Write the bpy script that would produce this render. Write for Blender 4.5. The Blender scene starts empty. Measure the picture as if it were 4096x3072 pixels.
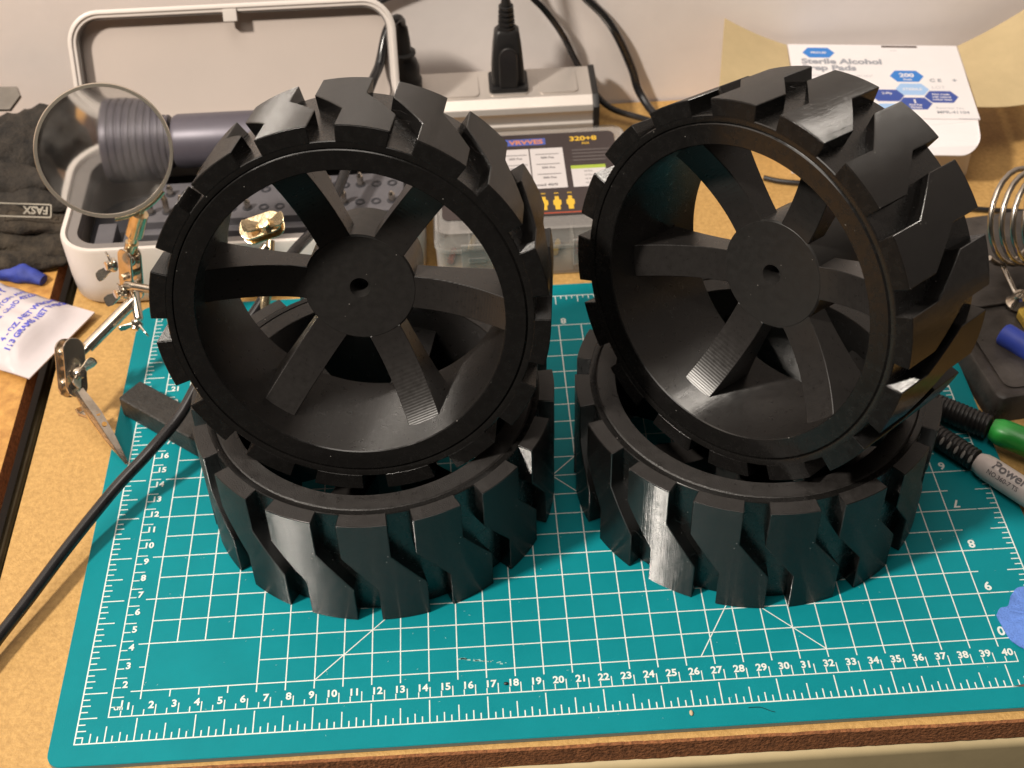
import bpy, bmesh, math, random
from mathutils import Vector, Matrix, noise

random.seed(7)
S = 0.01                                    # script works in centimetres, scene is in metres
sc = bpy.context.scene
C = sc.collection
V3 = Vector

# ------------------------------------------------------------------ camera
cam_d = bpy.data.cameras.new('camera'); cam = bpy.data.objects.new('camera', cam_d); C.objects.link(cam)
YAW, PIT, ROL = 0.0345379, 0.7613351, 0.0322843
fw = V3((math.sin(YAW)*math.cos(PIT), math.cos(YAW)*math.cos(PIT), -math.sin(PIT)))
rt = V3((math.cos(YAW), -math.sin(YAW), 0)); dn = fw.cross(rt)
c_, s_ = math.cos(ROL), math.sin(ROL)
rt, dn = rt*c_ + dn*s_, dn*c_ - rt*s_
cm = Matrix((( rt.x, -dn.x, -fw.x), (rt.y, -dn.y, -fw.y), (rt.z, -dn.z, -fw.z))).to_4x4()
cm.translation = V3((18.086, -33.622, 51.916))*S
cam.matrix_world = cm
cam_d.sensor_fit = 'HORIZONTAL'; cam_d.sensor_width = 36; cam_d.lens = 36*5577.7/4096
cam_d.clip_start = 0.02; cam_d.clip_end = 20
cam_d.dof.use_dof = True; cam_d.dof.focus_distance = 0.60; cam_d.dof.aperture_fstop = 18
sc.camera = cam

# ------------------------------------------------------------------ world and lamps
w = bpy.data.worlds.new('World'); sc.world = w; w.use_nodes = True
bg = w.node_tree.nodes['Background']; bg.inputs[0].default_value = (1.0, 0.85, 0.72, 1); bg.inputs[1].default_value = 0.04

def lamp(name, loc, target, size, power, col):
    d = bpy.data.lights.new(name, 'AREA'); d.shape = 'DISK'; d.size = size*S; d.energy = power; d.color = col
    o = bpy.data.objects.new(name, d); C.objects.link(o)
    o.location = V3(loc)*S
    o.rotation_euler = (V3(target)-V3(loc)).to_track_quat('-Z', 'Y').to_euler()
    return o
lamp('room_lamp', (-132, -62, 205), (20, 16, 4), 24, 84, (1.0, 0.91, 0.80))
lamp('overhead_fill', (-10, -30, 270), (20, 25, 0), 150, 28, (1.0, 0.91, 0.81))  # added broad fill from above, not a known fitting
sc.view_settings.view_transform = 'Standard'; sc.view_settings.look = 'None'
sc.view_settings.exposure = 0; sc.view_settings.gamma = 1

# ------------------------------------------------------------------ materials
def mat(name, col, rough=0.5, metal=0.0, var=0.0, vscale=60, bump=0.0, bscale=200, col2=None, rvar=0.0, **kw):
    m = bpy.data.materials.new(name); m.use_nodes = True
    nt = m.node_tree; p = nt.nodes['Principled BSDF']
    p.inputs['Base Color'].default_value = (*col, 1); p.inputs['Roughness'].default_value = rough
    p.inputs['Metallic'].default_value = metal
    for k, v in kw.items(): p.inputs[k.replace('_', ' ')].default_value = v
    tc = nt.nodes.new('ShaderNodeTexCoord')
    if var or col2 or rvar:
        n = nt.nodes.new('ShaderNodeTexNoise'); n.inputs['Scale'].default_value = vscale; n.inputs['Detail'].default_value = 6
        n.inputs['Roughness'].default_value = 0.65
        nt.links.new(tc.outputs['Object'], n.inputs['Vector'])
        if var or col2:
            r = nt.nodes.new('ShaderNodeValToRGB'); r.color_ramp.elements[0].position = 0.34; r.color_ramp.elements[1].position = 0.66
            a = [c*(1-var) for c in col]; b = col2 or [min(1, c*(1+var)) for c in col]
            r.color_ramp.elements[0].color = (*a, 1); r.color_ramp.elements[1].color = (*b, 1)
            nt.links.new(n.outputs['Fac'], r.inputs['Fac']); nt.links.new(r.outputs['Color'], p.inputs['Base Color'])
        if rvar:
            mr = nt.nodes.new('ShaderNodeMapRange'); mr.inputs['From Min'].default_value = 0.35; mr.inputs['From Max'].default_value = 0.65
            mr.inputs['To Min'].default_value = max(0.02, rough-rvar); mr.inputs['To Max'].default_value = min(1, rough+rvar)
            nt.links.new(n.outputs['Fac'], mr.inputs['Value']); nt.links.new(mr.outputs[0], p.inputs['Roughness'])
    if bump:
        n2 = nt.nodes.new('ShaderNodeTexNoise'); n2.inputs['Scale'].default_value = bscale; n2.inputs['Detail'].default_value = 5
        nt.links.new(tc.outputs['Object'], n2.inputs['Vector'])
        b = nt.nodes.new('ShaderNodeBump'); b.inputs['Strength'].default_value = bump; b.inputs['Distance'].default_value = 0.001
        nt.links.new(n2.outputs['Fac'], b.inputs['Height']); nt.links.new(b.outputs['Normal'], p.inputs['Normal'])
    return m

def print_plastic(name, col, rough, layer, aniso, rvar=0.03, noise_bump=0.15, dist=0.0002):
    """black 3D-printed plastic: layer lines stacked along the local Z axis of the wheel"""
    m = mat(name, col, rough, var=0.12, vscale=300, rvar=rvar)
    nt = m.node_tree; p = nt.nodes['Principled BSDF']
    tc = [n for n in nt.nodes if n.type == 'TEX_COORD'][0]
    wv = nt.nodes.new('ShaderNodeTexWave'); wv.wave_type = 'BANDS'; wv.bands_direction = 'Z'
    wv.inputs['Scale'].default_value = 0.314/(0.032*S)/2; wv.inputs['Distortion'].default_value = 0.6
    wv.inputs['Detail'].default_value = 1; wv.inputs['Detail Scale'].default_value = 0.3
    nt.links.new(tc.outputs['Object'], wv.inputs['Vector'])
    # streaks along the axis (seams and slight ringing of the print)
    mp = nt.nodes.new('ShaderNodeMapping'); mp.inputs['Scale'].default_value = (1500, 1500, 7)
    nt.links.new(tc.outputs['Object'], mp.inputs['Vector'])
    ns = nt.nodes.new('ShaderNodeTexNoise'); ns.inputs['Scale'].default_value = 1.0; ns.inputs['Detail'].default_value = 4
    nt.links.new(mp.outputs['Vector'], ns.inputs['Vector'])
    b1 = nt.nodes.new('ShaderNodeBump'); b1.inputs['Strength'].default_value = layer; b1.inputs['Distance'].default_value = dist
    nt.links.new(wv.outputs['Fac'], b1.inputs['Height'])
    b2 = nt.nodes.new('ShaderNodeBump'); b2.inputs['Strength'].default_value = noise_bump; b2.inputs['Distance'].default_value = 0.00006
    nt.links.new(ns.outputs['Fac'], b2.inputs['Height']); nt.links.new(b1.outputs['Normal'], b2.inputs['Normal'])
    nt.links.new(b2.outputs['Normal'], p.inputs['Normal'])
    # sparse dust
    p.inputs['Specular IOR Level'].default_value = 0.75 if aniso else 0.5
    vo = nt.nodes.new('ShaderNodeTexVoronoi'); vo.inputs['Scale'].default_value = 165; vo.inputs['Randomness'].default_value = 1.0
    nt.links.new(tc.outputs['Object'], vo.inputs['Vector'])
    lt = nt.nodes.new('ShaderNodeMath'); lt.operation = 'LESS_THAN'; lt.inputs[1].default_value = 0.036
    nt.links.new(vo.outputs['Distance'], lt.inputs[0])
    mx = nt.nodes.new('ShaderNodeMix'); mx.data_type = 'RGBA'; mx.inputs[7].default_value = (0.30, 0.28, 0.26, 1)
    src = p.inputs['Base Color'].links[0].from_socket
    nt.links.new(lt.outputs[0], mx.inputs[0]); nt.links.new(src, mx.inputs[6]); nt.links.new(mx.outputs[2], p.inputs['Base Color'])
    if aniso:
        p.inputs['Anisotropic'].default_value = aniso; p.inputs['Anisotropic Rotation'].default_value = 0.25
        tg = nt.nodes.new('ShaderNodeTangent'); tg.direction_type = 'RADIAL'; tg.axis = 'Z'
        nt.links.new(tg.outputs[0], p.inputs['Tangent'])
    return m

BLK = (0.008, 0.0074, 0.007)
M = dict(
    tread=print_plastic('black_print_tread', (0.0065, 0.006, 0.0058), 0.22, 1.0, 0.95, 0.03, 0.60, 0.0003),
    cap=print_plastic('black_print_face', (0.0075, 0.007, 0.0067), 0.24, 0.0, 0.0, 0.06, 0.0),
    lit_satin=mat('black_print_lit_satin_face', (0.021, 0.019, 0.018), 0.36, var=0.2, vscale=200, bump=0.35, bscale=1800, rvar=0.10),  # rougher print face, base colour also lightened to paint in the lit tops
    tyre=print_plastic('black_print_tyre', BLK, 0.26, 0.1, 0.0),
    rim=print_plastic('black_print_rim', (0.021, 0.019, 0.018), 0.30, 1.0, 0.95, 0.03, 0.25, 0.0004),
    spoke=print_plastic('black_print_spoke', (0.021, 0.019, 0.018), 0.30, 0.5, 0.0, 0.03, 0.10, 0.00004),
    hub=print_plastic('black_print_hub', (0.020, 0.0185, 0.0175), 0.36, 0.10, 0.0, 0.04, 0.15, 0.00005),
    mat=mat('teal_vinyl', (0.0025, 0.215, 0.25), 0.5, var=0.05, vscale=30, bump=0.12, bscale=2500, rvar=0.06, Specular_IOR_Level=0.14),
    ink=mat('white_ink', (0.70, 0.74, 0.70), 0.5, var=0.08, vscale=300),
    matside=mat('mat_edge_grey', (0.20, 0.26, 0.25), 0.6),
    board=mat('hardboard', (0.46, 0.265, 0.082), 0.55, vscale=420, col2=(0.56, 0.335, 0.112), var=0.10, bump=0.35, bscale=900),
    edge=mat('raw_board_edge', (0.27, 0.105, 0.04), 0.9, var=0.45, vscale=520, bump=0.7, bscale=700),
    sideb=mat('side_board', (0.44, 0.205, 0.05), 0.5, vscale=130, col2=(0.60, 0.32, 0.085), var=0.15, bump=0.3, bscale=700),
    cream=mat('cream_paint', (0.52, 0.42, 0.24), 0.5, var=0.1, vscale=20),
    dark=mat('dark_gap', (0.012, 0.010, 0.009), 0.7, var=0.3),
    rail=mat('brown_steel', (0.10, 0.085, 0.05), 0.35, 0.6, var=0.2),
    wall=mat('wall_paint', (0.84, 0.775, 0.745), 0.6, var=0.04, vscale=12, bump=0.10, bscale=160),
    skirting=mat('skirting_paint', (0.66, 0.585, 0.535), 0.45, var=0.03, vscale=15),
    case=mat('case_white', (0.69, 0.63, 0.585), 0.38, var=0.02, vscale=20, bump=0.03, bscale=1500),
    lining=mat('case_lining', (0.56, 0.48, 0.43), 0.55, var=0.02, vscale=20),
    gasket=mat('case_gasket', (0.20, 0.18, 0.17), 0.6),
    tray=mat('tray_grey', (0.105, 0.10, 0.11), 0.5, var=0.1, vscale=80),
    traydk=mat('tray_dark', (0.030, 0.030, 0.036), 0.45, var=0.1),
    violet=mat('anodised_violet_grey', (0.105, 0.095, 0.118), 0.42, 0.3, var=0.04, vscale=200),
    violetmark=mat('violet_mark', (0.22, 0.21, 0.26), 0.4, 0.4),
    steel=mat('steel', (0.55, 0.50, 0.44), 0.25, 1.0, var=0.15, vscale=300),
    chrome=mat('chrome', (0.72, 0.64, 0.54), 0.15, 0.95, var=0.12, vscale=250, bump=0.08, bscale=300),
    brass=mat('brass_nickel', (0.76, 0.60, 0.38), 0.20, 0.92, var=0.15, vscale=220, bump=0.15, bscale=300),
    alu=mat('brushed_aluminium', (0.60, 0.545, 0.50), 0.42, 0.55, var=0.04, vscale=40),
    rubber=mat('black_rubber', (0.013, 0.012, 0.012), 0.42, var=0.25, bump=0.1, bscale=900),
    cable=mat('black_cable', (0.016, 0.015, 0.016), 0.2, var=0.25, vscale=120),
    iron=mat('cast_iron_black', (0.022, 0.020, 0.018), 0.5, var=0.3, vscale=150, bump=0.5, bscale=600),
    clear=None, glass=None,
    label_dk=mat('label_dark', (0.042, 0.030, 0.030), 0.35),
    label_wh=mat('label_white', (0.60, 0.56, 0.56), 0.4),
    label_bl=mat('label_blue', (0.075, 0.11, 0.38), 0.4),
    label_or=mat('label_orange', (0.60, 0.22, 0.09), 0.4),
    label_ye=mat('label_yellow', (0.72, 0.44, 0.04), 0.4),
    label_gy=mat('label_greytext', (0.13, 0.12, 0.125), 0.5),
    label_gn=mat('label_green', (0.35, 0.45, 0.05), 0.4),
    label_rd=mat('label_red', (0.42, 0.07, 0.03), 0.4),
    card=mat('white_card', (0.80, 0.76, 0.77), 0.5, var=0.02, vscale=30),
    cardin=mat('cream_card', (0.52, 0.40, 0.22), 0.75, var=0.05, vscale=60, bump=0.1, bscale=900),
    hexA=mat('print_blue', (0.03, 0.20, 0.60), 0.45), hexB=mat('print_navy', (0.035, 0.075, 0.33), 0.45),
    hexC=mat('print_pale_blue', (0.34, 0.52, 0.80), 0.45), txtgrey=mat('print_grey', (0.30, 0.31, 0.35), 0.5),
    txtlight=mat('print_light_grey', (0.52, 0.52, 0.55), 0.5),
    glove=mat('glove_fabric', (0.020, 0.0165, 0.014), 0.9, var=0.5, vscale=70, bump=1.0, bscale=500, col2=(0.045, 0.036, 0.028)),
    glove2=mat('glove_suede', (0.030, 0.023, 0.017), 0.95, var=0.5, vscale=90, bump=1.0, bscale=650, col2=(0.066, 0.050, 0.034)),
    patch=mat('glove_patch_border', (0.30, 0.27, 0.22), 0.7, var=0.2),
    plate=mat('grey_plate', (0.15, 0.13, 0.11), 0.5, 0.3, var=0.2),
    film=mat('white_film', (0.62, 0.56, 0.575), 0.25, var=0.03, vscale=40, bump=0.25, bscale=60),
    blueink=mat('blue_ink', (0.085, 0.095, 0.50), 0.4, var=0.2, vscale=500),
    bluecloth=mat('blue_cloth', (0.03, 0.05, 0.30), 0.7, var=0.3, vscale=80),
    standblk=mat('stand_black', (0.045, 0.038, 0.034), 0.42, var=0.45, vscale=60, bump=0.3, bscale=300, rvar=0.15),
    blueplas=mat('blue_foam', (0.045, 0.085, 0.52), 0.5, var=0.08, vscale=80),
    greenplas=mat('green_plastic', (0.025, 0.30, 0.045), 0.35, var=0.1),
    whiteplas=mat('white_plastic', (0.66, 0.58, 0.55), 0.35, var=0.03),
    sponge=mat('yellow_sponge', (0.62, 0.42, 0.07), 0.95, var=0.2, vscale=200, bump=1.0, bscale=400),
    tape=mat('blue_tape', (0.115, 0.235, 0.66), 0.75, var=0.10, vscale=350, bump=0.7, bscale=1100),
    crumb=mat('beige_crumb', (0.55, 0.42, 0.26), 0.8),
    scuff=mat('wall_scuff', (0.10, 0.075, 0.065), 0.7, var=0.3),
    white_rib=mat('grey_rib', (0.30, 0.28, 0.26), 0.6),
)
def clear_mat(name, tint, fac):
    m = bpy.data.materials.new(name); m.use_nodes = True; nt = m.node_tree
    out = nt.nodes['Material Output']; p = nt.nodes['Principled BSDF']
    p.inputs['Base Color'].default_value = (*tint, 1); p.inputs['Roughness'].default_value = 0.12
    t = nt.nodes.new('ShaderNodeBsdfTransparent'); t.inputs[0].default_value = (0.93, 0.93, 0.91, 1)
    fr = nt.nodes.new('ShaderNodeLayerWeight'); fr.inputs['Blend'].default_value = fac
    mx = nt.nodes.new('ShaderNodeMixShader')
    nt.links.new(fr.outputs['Facing'], mx.inputs[0]); nt.links.new(t.outputs[0], mx.inputs[1]); nt.links.new(p.outputs[0], mx.inputs[2])
    nt.links.new(mx.outputs[0], out.inputs['Surface'])
    return m
M['clear'] = clear_mat('clear_plastic', (0.55, 0.52, 0.50), 0.42)
M['glass'] = mat('lens_glass', (0.80, 0.80, 0.79), 0.05, Transmission_Weight=1.0, IOR=1.45)

nt = M['glass'].node_tree; df = nt.nodes.new('ShaderNodeBsdfDiffuse'); df.inputs[0].default_value = (0.5, 0.47, 0.45, 1)
nz = nt.nodes.new('ShaderNodeTexNoise'); nz.inputs['Scale'].default_value = 55; nz.inputs['Detail'].default_value = 8
tcn = nt.nodes.new('ShaderNodeTexCoord'); nt.links.new(tcn.outputs['Object'], nz.inputs['Vector'])
mrn = nt.nodes.new('ShaderNodeMapRange'); mrn.inputs['From Min'].default_value = 0.4; mrn.inputs['From Max'].default_value = 0.75
mrn.inputs['To Min'].default_value = 0.02; mrn.inputs['To Max'].default_value = 0.15; nt.links.new(nz.outputs['Fac'], mrn.inputs['Value'])
mxs = nt.nodes.new('ShaderNodeMixShader'); nt.links.new(mrn.outputs[0], mxs.inputs[0])
nt.links.new(nt.nodes['Principled BSDF'].outputs[0], mxs.inputs[1]); nt.links.new(df.outputs[0], mxs.inputs[2])
nt.links.new(mxs.outputs[0], nt.nodes['Material Output'].inputs['Surface'])

# ------------------------------------------------------------------ mesh helpers (cm)
class G:
    """collects vertices and faces in centimetres, world frame unless said otherwise"""
    def __init__(s): s.v = []; s.f = []
    def add(s, vf, X=None):
        v, f = vf; o = len(s.v)
        for p in v:
            p = V3(p); s.v.append(X @ p if X is not None else p)
        for q in f: s.f.append([i+o for i in q])
        return s
def box(x0, x1, y0, y1, z0, z1):
    v = [(x, y, z) for z in (z0, z1) for y in (y0, y1) for x in (x0, x1)]
    return v, [(0,2,3,1), (4,5,7,6), (0,1,5,4), (2,6,7,3), (0,4,6,2), (1,3,7,5)]
def prism(out, z0, z1):
    n = len(out); v = [(x, y, z0) for x, y in out]+[(x, y, z1) for x, y in out]
    return v, [list(range(n))[::-1], list(range(n, 2*n))]+[(i, (i+1) % n, n+(i+1) % n, n+i) for i in range(n)]
def rrect(x0, x1, y0, y1, r, n=6):
    o = []
    for cx, cy, a in ((x1-r, y1-r, 0), (x0+r, y1-r, 90), (x0+r, y0+r, 180), (x1-r, y0+r, 270)):
        for i in range(n+1):
            t = math.radians(a+90*i/n); o.append((cx+r*math.cos(t), cy+r*math.sin(t)))
    return o
def loft(rings, cap=True, closed=False):
    n = len(rings[0]); v = [p for r in rings for p in r]; f = []
    m = len(rings)
    for k in range(m if closed else m-1):
        a = k*n; b = ((k+1) % m)*n
        f += [(a+i, a+(i+1) % n, b+(i+1) % n, b+i) for i in range(n)]
    if cap and not closed: f += [list(range(n))[::-1], list(range((m-1)*n, m*n))]
    return v, f
def lathe(prof, n=64, closed=False, cap=False):
    rings = [[(r*math.cos(2*math.pi*i/n), r*math.sin(2*math.pi*i/n), z) for i in range(n)] for r, z in prof]
    return loft(rings, cap, closed)
def smooth_path(pts, k=8):
    P = [V3(p) for p in pts]; P = [P[0]*2-P[1]]+P+[P[-1]*2-P[-2]]; o = []
    for i in range(1, len(P)-2):
        a, b, c, d = P[i-1:i+3]
        for j in range(k):
            t = j/k
            o.append(0.5*((2*b)+(c-a)*t+(2*a-5*b+4*c-d)*t*t+(3*b-a-3*c+d)*t**3))
    o.append(P[-2]); return o
def tube(pts, r, n=10, cap=True):
    pts = [V3(p) for p in pts]; rings = []; up = None
    for i, p in enumerate(pts):
        d = (pts[min(i+1, len(pts)-1)]-pts[max(i-1, 0)]).normalized()
        if up is None:
            up = d.orthogonal().normalized()
        up = (up-d*up.dot(d)).normalized(); sd = d.cross(up)
        rr = r[i] if isinstance(r, (list, tuple)) else r
        rings.append([p+(up*math.cos(2*math.pi*k/n)+sd*math.sin(2*math.pi*k/n))*rr for k in range(n)])
    return loft(rings, cap)
def frame(z, x=None):
    z = V3(z).normalized(); x = V3(x) if x is not None else z.orthogonal()
    x = (x-z*x.dot(z)).normalized(); y = z.cross(x)
    return Matrix(((x.x, y.x, z.x), (x.y, y.y, z.y), (x.z, y.z, z.z))).to_4x4()
def at(p, R=None):
    m = (R or Matrix()).copy(); m.translation = V3(p); return m
def ball(c, r, n=12, sc3=(1, 1, 1)):
    pr = [(max(1e-3, math.sin(math.pi*i/n)), -math.cos(math.pi*i/n)) for i in range(n+1)]
    v, f = lathe(pr, 2*n, cap=True)
    return [(c[0]+x*r*sc3[0], c[1]+y*r*sc3[1], c[2]+z*r*sc3[2]) for x, y, z in v], f

def link(name, me, parent):
    o = bpy.data.objects.new(name, me); C.objects.link(o)
    if parent: o.parent = parent
    return o
def build(name, g, material, parent=None, smooth=35, bevel=0, seg=2, local=False, mats=None):
    """one mesh object; g holds world coordinates (cm) unless local"""
    if isinstance(g, tuple): g = G().add(g)
    inv = Matrix()
    if parent is not None and not local:
        chain = Matrix(); p = parent
        while p is not None: chain = p.matrix_basis @ chain; p = p.parent
        inv = chain.inverted()
    me = bpy.data.meshes.new(name)
    me.from_pydata([inv @ (V3(p)*S) for p in g.v], [], g.f)
    bm = bmesh.new(); bm.from_mesh(me)
    bmesh.ops.recalc_face_normals(bm, faces=bm.faces)
    if bevel:
        ed = [e for e in bm.edges if len(e.link_faces) == 2 and e.calc_face_angle(0) > math.radians(32)]
        bmesh.ops.bevel(bm, geom=ed, offset=bevel*S, segments=seg, affect='EDGES', profile=0.6, clamp_overlap=True)
    bm.to_mesh(me); bm.free()
    if smooth:
        me.polygons.foreach_set('use_smooth', [True]*len(me.polygons)); me.set_sharp_from_angle(angle=math.radians(smooth))
    for m in (mats or [material]): me.materials.append(m)
    o = link(name, me, parent)
    if bevel and seg > 1:
        wn = o.modifiers.new('weighted_normal', 'WEIGHTED_NORMAL'); wn.keep_sharp = True; wn.weight = 100
    return o
def thing(name, label, cat, loc, R=None, group=None):
    o = bpy.data.objects.new(name, None); C.objects.link(o); o.empty_display_size = 0.01
    m = (R or Matrix()).copy().to_4x4(); m.translation = V3(loc)*S; o.matrix_basis = m
    return tag(o, label, cat, group)
def tag(o, label, cat, group=None):
    o['label'] = label; o['category'] = cat
    if group: o['group'] = group
    return o
def struct(o): o['kind'] = 'structure'; return o
def copy_tree(o, parent=None):
    c = o.copy(); C.objects.link(c); c.parent = parent
    for ch in list(o.children): copy_tree(ch, c)
    return c

_tc = {}
def text(s, size, align='CENTER', bold=0.0):
    """flat lettering: list of 2D vertices and faces, cm, baseline at y=0"""
    key = (s, size, align, bold)
    if key not in _tc:
        cu = bpy.data.curves.new('t', 'FONT'); cu.body = s; cu.size = size; cu.align_x = align; cu.resolution_u = 3; cu.offset = bold
        o = bpy.data.objects.new('t', cu); C.objects.link(o)
        dg = bpy.context.evaluated_depsgraph_get(); ev = o.evaluated_get(dg); me = ev.to_mesh()
        _tc[key] = ([tuple(v.co) for v in me.vertices], [list(p.vertices) for p in me.polygons])
        ev.to_mesh_clear(); bpy.data.objects.remove(o); bpy.data.curves.remove(cu)
    return _tc[key]
def put(g, vf, o, ux, uy):
    """lay 2D shapes on a plane: origin o, axes ux, uy"""
    o, ux, uy = V3(o), V3(ux), V3(uy)
    return g.add(([o+ux*p[0]+uy*p[1] for p in vf[0]], vf[1]))
def quad2(x0, x1, y0, y1): return [(x0, y0, 0), (x1, y0, 0), (x1, y1, 0), (x0, y1, 0)], [(0, 1, 2, 3)]

# ================================================================== setting
ZD = -0.3                                   # desk surface (the mat is 3 mm thick, its top at 0)
# desk board with a ragged front edge
g = G(); nx = 200; x0, x1 = -5.2, 62.0
def fy(x): return -1.42-0.006*(x-20)+0.03*noise.noise(V3((x*0.5, 0, 0)))+0.03*noise.noise(V3((x*3.1, 5, 0)))+0.02*noise.noise(V3((x*7.1, 5, 0)))
top = [(x0+(x1-x0)*i/nx) for i in range(nx+1)]
vs = []; fs = []
for i, x in enumerate(top):
    y = fy(x); e = 0.02*noise.noise(V3((x*2.3, 9, 0)))
    vs += [(x, 48.4, ZD), (x, y+0.10, ZD), (x, y, ZD-0.10+e), (x, y-0.02+e, ZD-1.25), (x, 48.4, ZD-1.25)]
for i in range(nx):
    a = 5*i; b = a+5
    for k in range(5): fs.append((a+k, b+k, b+(k+1) % 5, a+(k+1) % 5))
fs += [(0, 1, 2, 3, 4), tuple(5*nx+k for k in (4, 3, 2, 1, 0))]
desk = build('desk_top', (vs, fs), M['board'], None, smooth=30, mats=[M['board'], M['edge']])
for p in desk.data.polygons:
    if p.normal.z < 0.75: p.material_index = 1
struct(desk)
apron = struct(build('desk_apron', box(-5.0, 62, -1.75, 40, ZD-4.2, ZD-1.27), M['cream'], bevel=0.5, seg=4))
side = build('side_table_top', box(-60, -6.67, -10, 48.4, ZD-1.25, ZD), M['sideb'], None, bevel=0.06, mats=[M['sideb'], M['edge']])
for p in side.data.polygons:
    if abs(p.normal.x) > 0.6: p.material_index = 1
struct(side)
struct(build('gap_shade_sheet', box(-7.6, -4.4, -10, 48.4, -5.6, -5.2), M['dark']))  # near-black sheet put in for the shade deep between the tables
struct(build('table_rail', tube([(-6.5, -10, -2.55), (-6.5, 48, -2.55)], 0.26, 12), M['rail']))
wall = struct(build('wall', box(-150, 200, 48.6, 52, -60, 230), M['wall']))
build('skirting', box(-150, 200, 48.3, 48.58, -0.28, 1.35), M['skirting'], wall, bevel=0.08)
build('scuff_mark', prism([(40.6, 0), (41.6, 0.16), (42.6, 0.08), (43.9, 0.22), (43.0, -0.06), (41.9, -0.12)], 0, 0.012), M['scuff'], wall)
sm = wall.children[-1]; sm.rotation_euler = (math.pi/2, 0, 0); sm.location = (0.007, 0.4859, 0.047)

# ================================================================== cutting mat
IN = 2.54
mt = thing('cutting_mat', 'teal self-healing cutting mat with white grid and ruler print under the wheels', 'cutting mat', (21.6, 14, ZD))
ms = build('mat_sheet', prism(rrect(-0.42*IN, 17.42*IN, -0.42*IN, 11.42*IN, 0.7), ZD+0.004, 0), M['mat'], mt, bevel=0.03, seg=1, mats=[M['mat'], M['matside']])
for p in ms.data.polygons:
    if p.normal.z < 0.5: p.material_index = 1
g = G(); ZI = 0.004
def seg(u0, v0, u1, v1, wd=0.06):
    zz = ZI if v0 == v1 else ZI+.004 if u0 == u1 else ZI+.008 if u1 > u0 else ZI+.011
    a = V3((u0*IN, v0*IN, zz)); b = V3((u1*IN, v1*IN, zz)); d = (b-a).normalized()*wd*0.5; n = V3((-d.y, d.x, 0))
    g.add(([a-d+n, a-d-n, b+d-n, b+d+n], [(0, 1, 2, 3)]))
wl = 0.054
# outer inch ruler frame
for a in ((0, 0, 17, 0), (0, 0, 0, 11), (17, 0, 17, 11), (0, 11, 17, 11)): seg(*a)
def ticklen(k): return 0.52 if k % 8 == 0 else 0.40 if k % 4 == 0 else 0.235 if k % 2 == 0 else 0.155
for k in range(1, 17*8):
    L = ticklen(k)*0.9; seg(k/8, 0, k/8, L*0.86 if k % 8 else 0.44, wl); seg(k/8, 11, k/8, 11-L*0.6, wl)
for k in range(1, 11*8):
    L = 0.40 if k % 8 == 0 else 0.30 if k % 4 == 0 else 0.15 if k % 2 == 0 else 0.12
    seg(0, k/8, L, k/8, wl); seg(17, k/8, 17-L, k/8, wl)
# centimetre ruler
cmi = 1/2.54
seg(0.5, 0.5, 0.5+40*cmi, 0.5, wl); seg(0.5, 0.5, 0.5, 0.5+25*cmi, wl)
for k in range(1, 81):
    seg(0.5+k*cmi/2, 0.5, 0.5+k*cmi/2, 0.5+(0.20 if k % 2 == 0 else 0.11), wl*0.9)
for k in range(1, 51):
    seg(0.5, 0.5+k*cmi/2, 0.5+(0.20 if k % 2 == 0 else 0.12), 0.5+k*cmi/2, wl*0.9)
# half-inch grid, with the open panel at the lower left
for k in range(2, 33):
    u = k/2; lo = 0.84 if k >= 6 or k == 2 else 2.0
    seg(u, lo, u, 10.0, wl)
    if 2 < k < 6: seg(u, 0.86, u, 1.0, wl)
for k in range(2, 21):
    v = k/2; lo = 1.0
    if k == 3: lo = 3.0; seg(0.9, v, 1.0, v, wl)
    elif k % 2 == 0: lo = 0.82
    seg(lo, v, 16.0+(0.14 if k % 2 else 0.56), v, wl)
# protractor lines
seg(4, 1, 13, 10, wl*0.9); seg(13, 1, 4, 10, wl*0.9)
seg(10.78, 1, 10.78+9/math.tan(math.radians(60)), 10, wl*0.9); pass
gp = build('grid_print', g, M['ink'], mt, smooth=0)
def number(t, size, al_, bold, o, sx):
    gg = G(); put(gg, text(t, size, al_, bold), o, (sx, 0, 0), (0, sx, 0)); build('ruler_number', gg, M['ink'], mt, smooth=0)
for k in range(1, 41): number(str(k), 0.50, 'RIGHT', 0.016, ((0.5+k*cmi)*IN-0.08, (0.5+0.135)*IN, ZI+.016), 1)
number('cm', 0.34, 'LEFT', 0.010, (0.5*IN+0.16, (0.5+0.14)*IN, ZI), 1)
for k in range(1, 26): number(str(k), 0.48, 'CENTER', 0.016, (0.5*IN+0.50, (0.5+k*cmi)*IN-0.52, ZI+.016), 1)
for k in range(1, 11): number(str(k), 0.66, 'CENTER', 0.018, (16.22*IN, (11-k)*IN+0.62, ZI), -1)      # read from the far side
for k in range(1, 17): number(str(k), 0.62, 'CENTER', 0.018, ((17-k)*IN+0.30, 10.22*IN, ZI), -1)
g = G()
for i in range(34):             # scratched white scrape across the grid
    t = random.random(); x = 6.9*IN-1.0+2.15*t+random.gauss(0, .02); y = 1.18*IN+0.25-0.42*t+random.gauss(0, .025)
    s = random.uniform(0.015, 0.06); g.add(([(x-s*1.7, y-s*.5, .005), (x+s*1.5, y-s, .005), (x+s, y+s*.6, .005), (x-s, y+s*.5, .005)], [(0, 1, 2, 3)]))
for i in range(150):            # tiny nicks and lint
    x = random.uniform(0, 43); y = random.uniform(-0.5, 12); s = random.uniform(0.01, 0.03); a = random.random()*3.1
    ca, sa = math.cos(a), math.sin(a)
    g.add(([(x+ca*s*2-sa*s*.6, y+sa*s*2+ca*s*.6, .004), (x-ca*s*2, y-sa*s*2, .004), (x-ca*s+sa*s*.8, y-sa*s-ca*s*.8, .004)], [(0, 1, 2)]))
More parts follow.
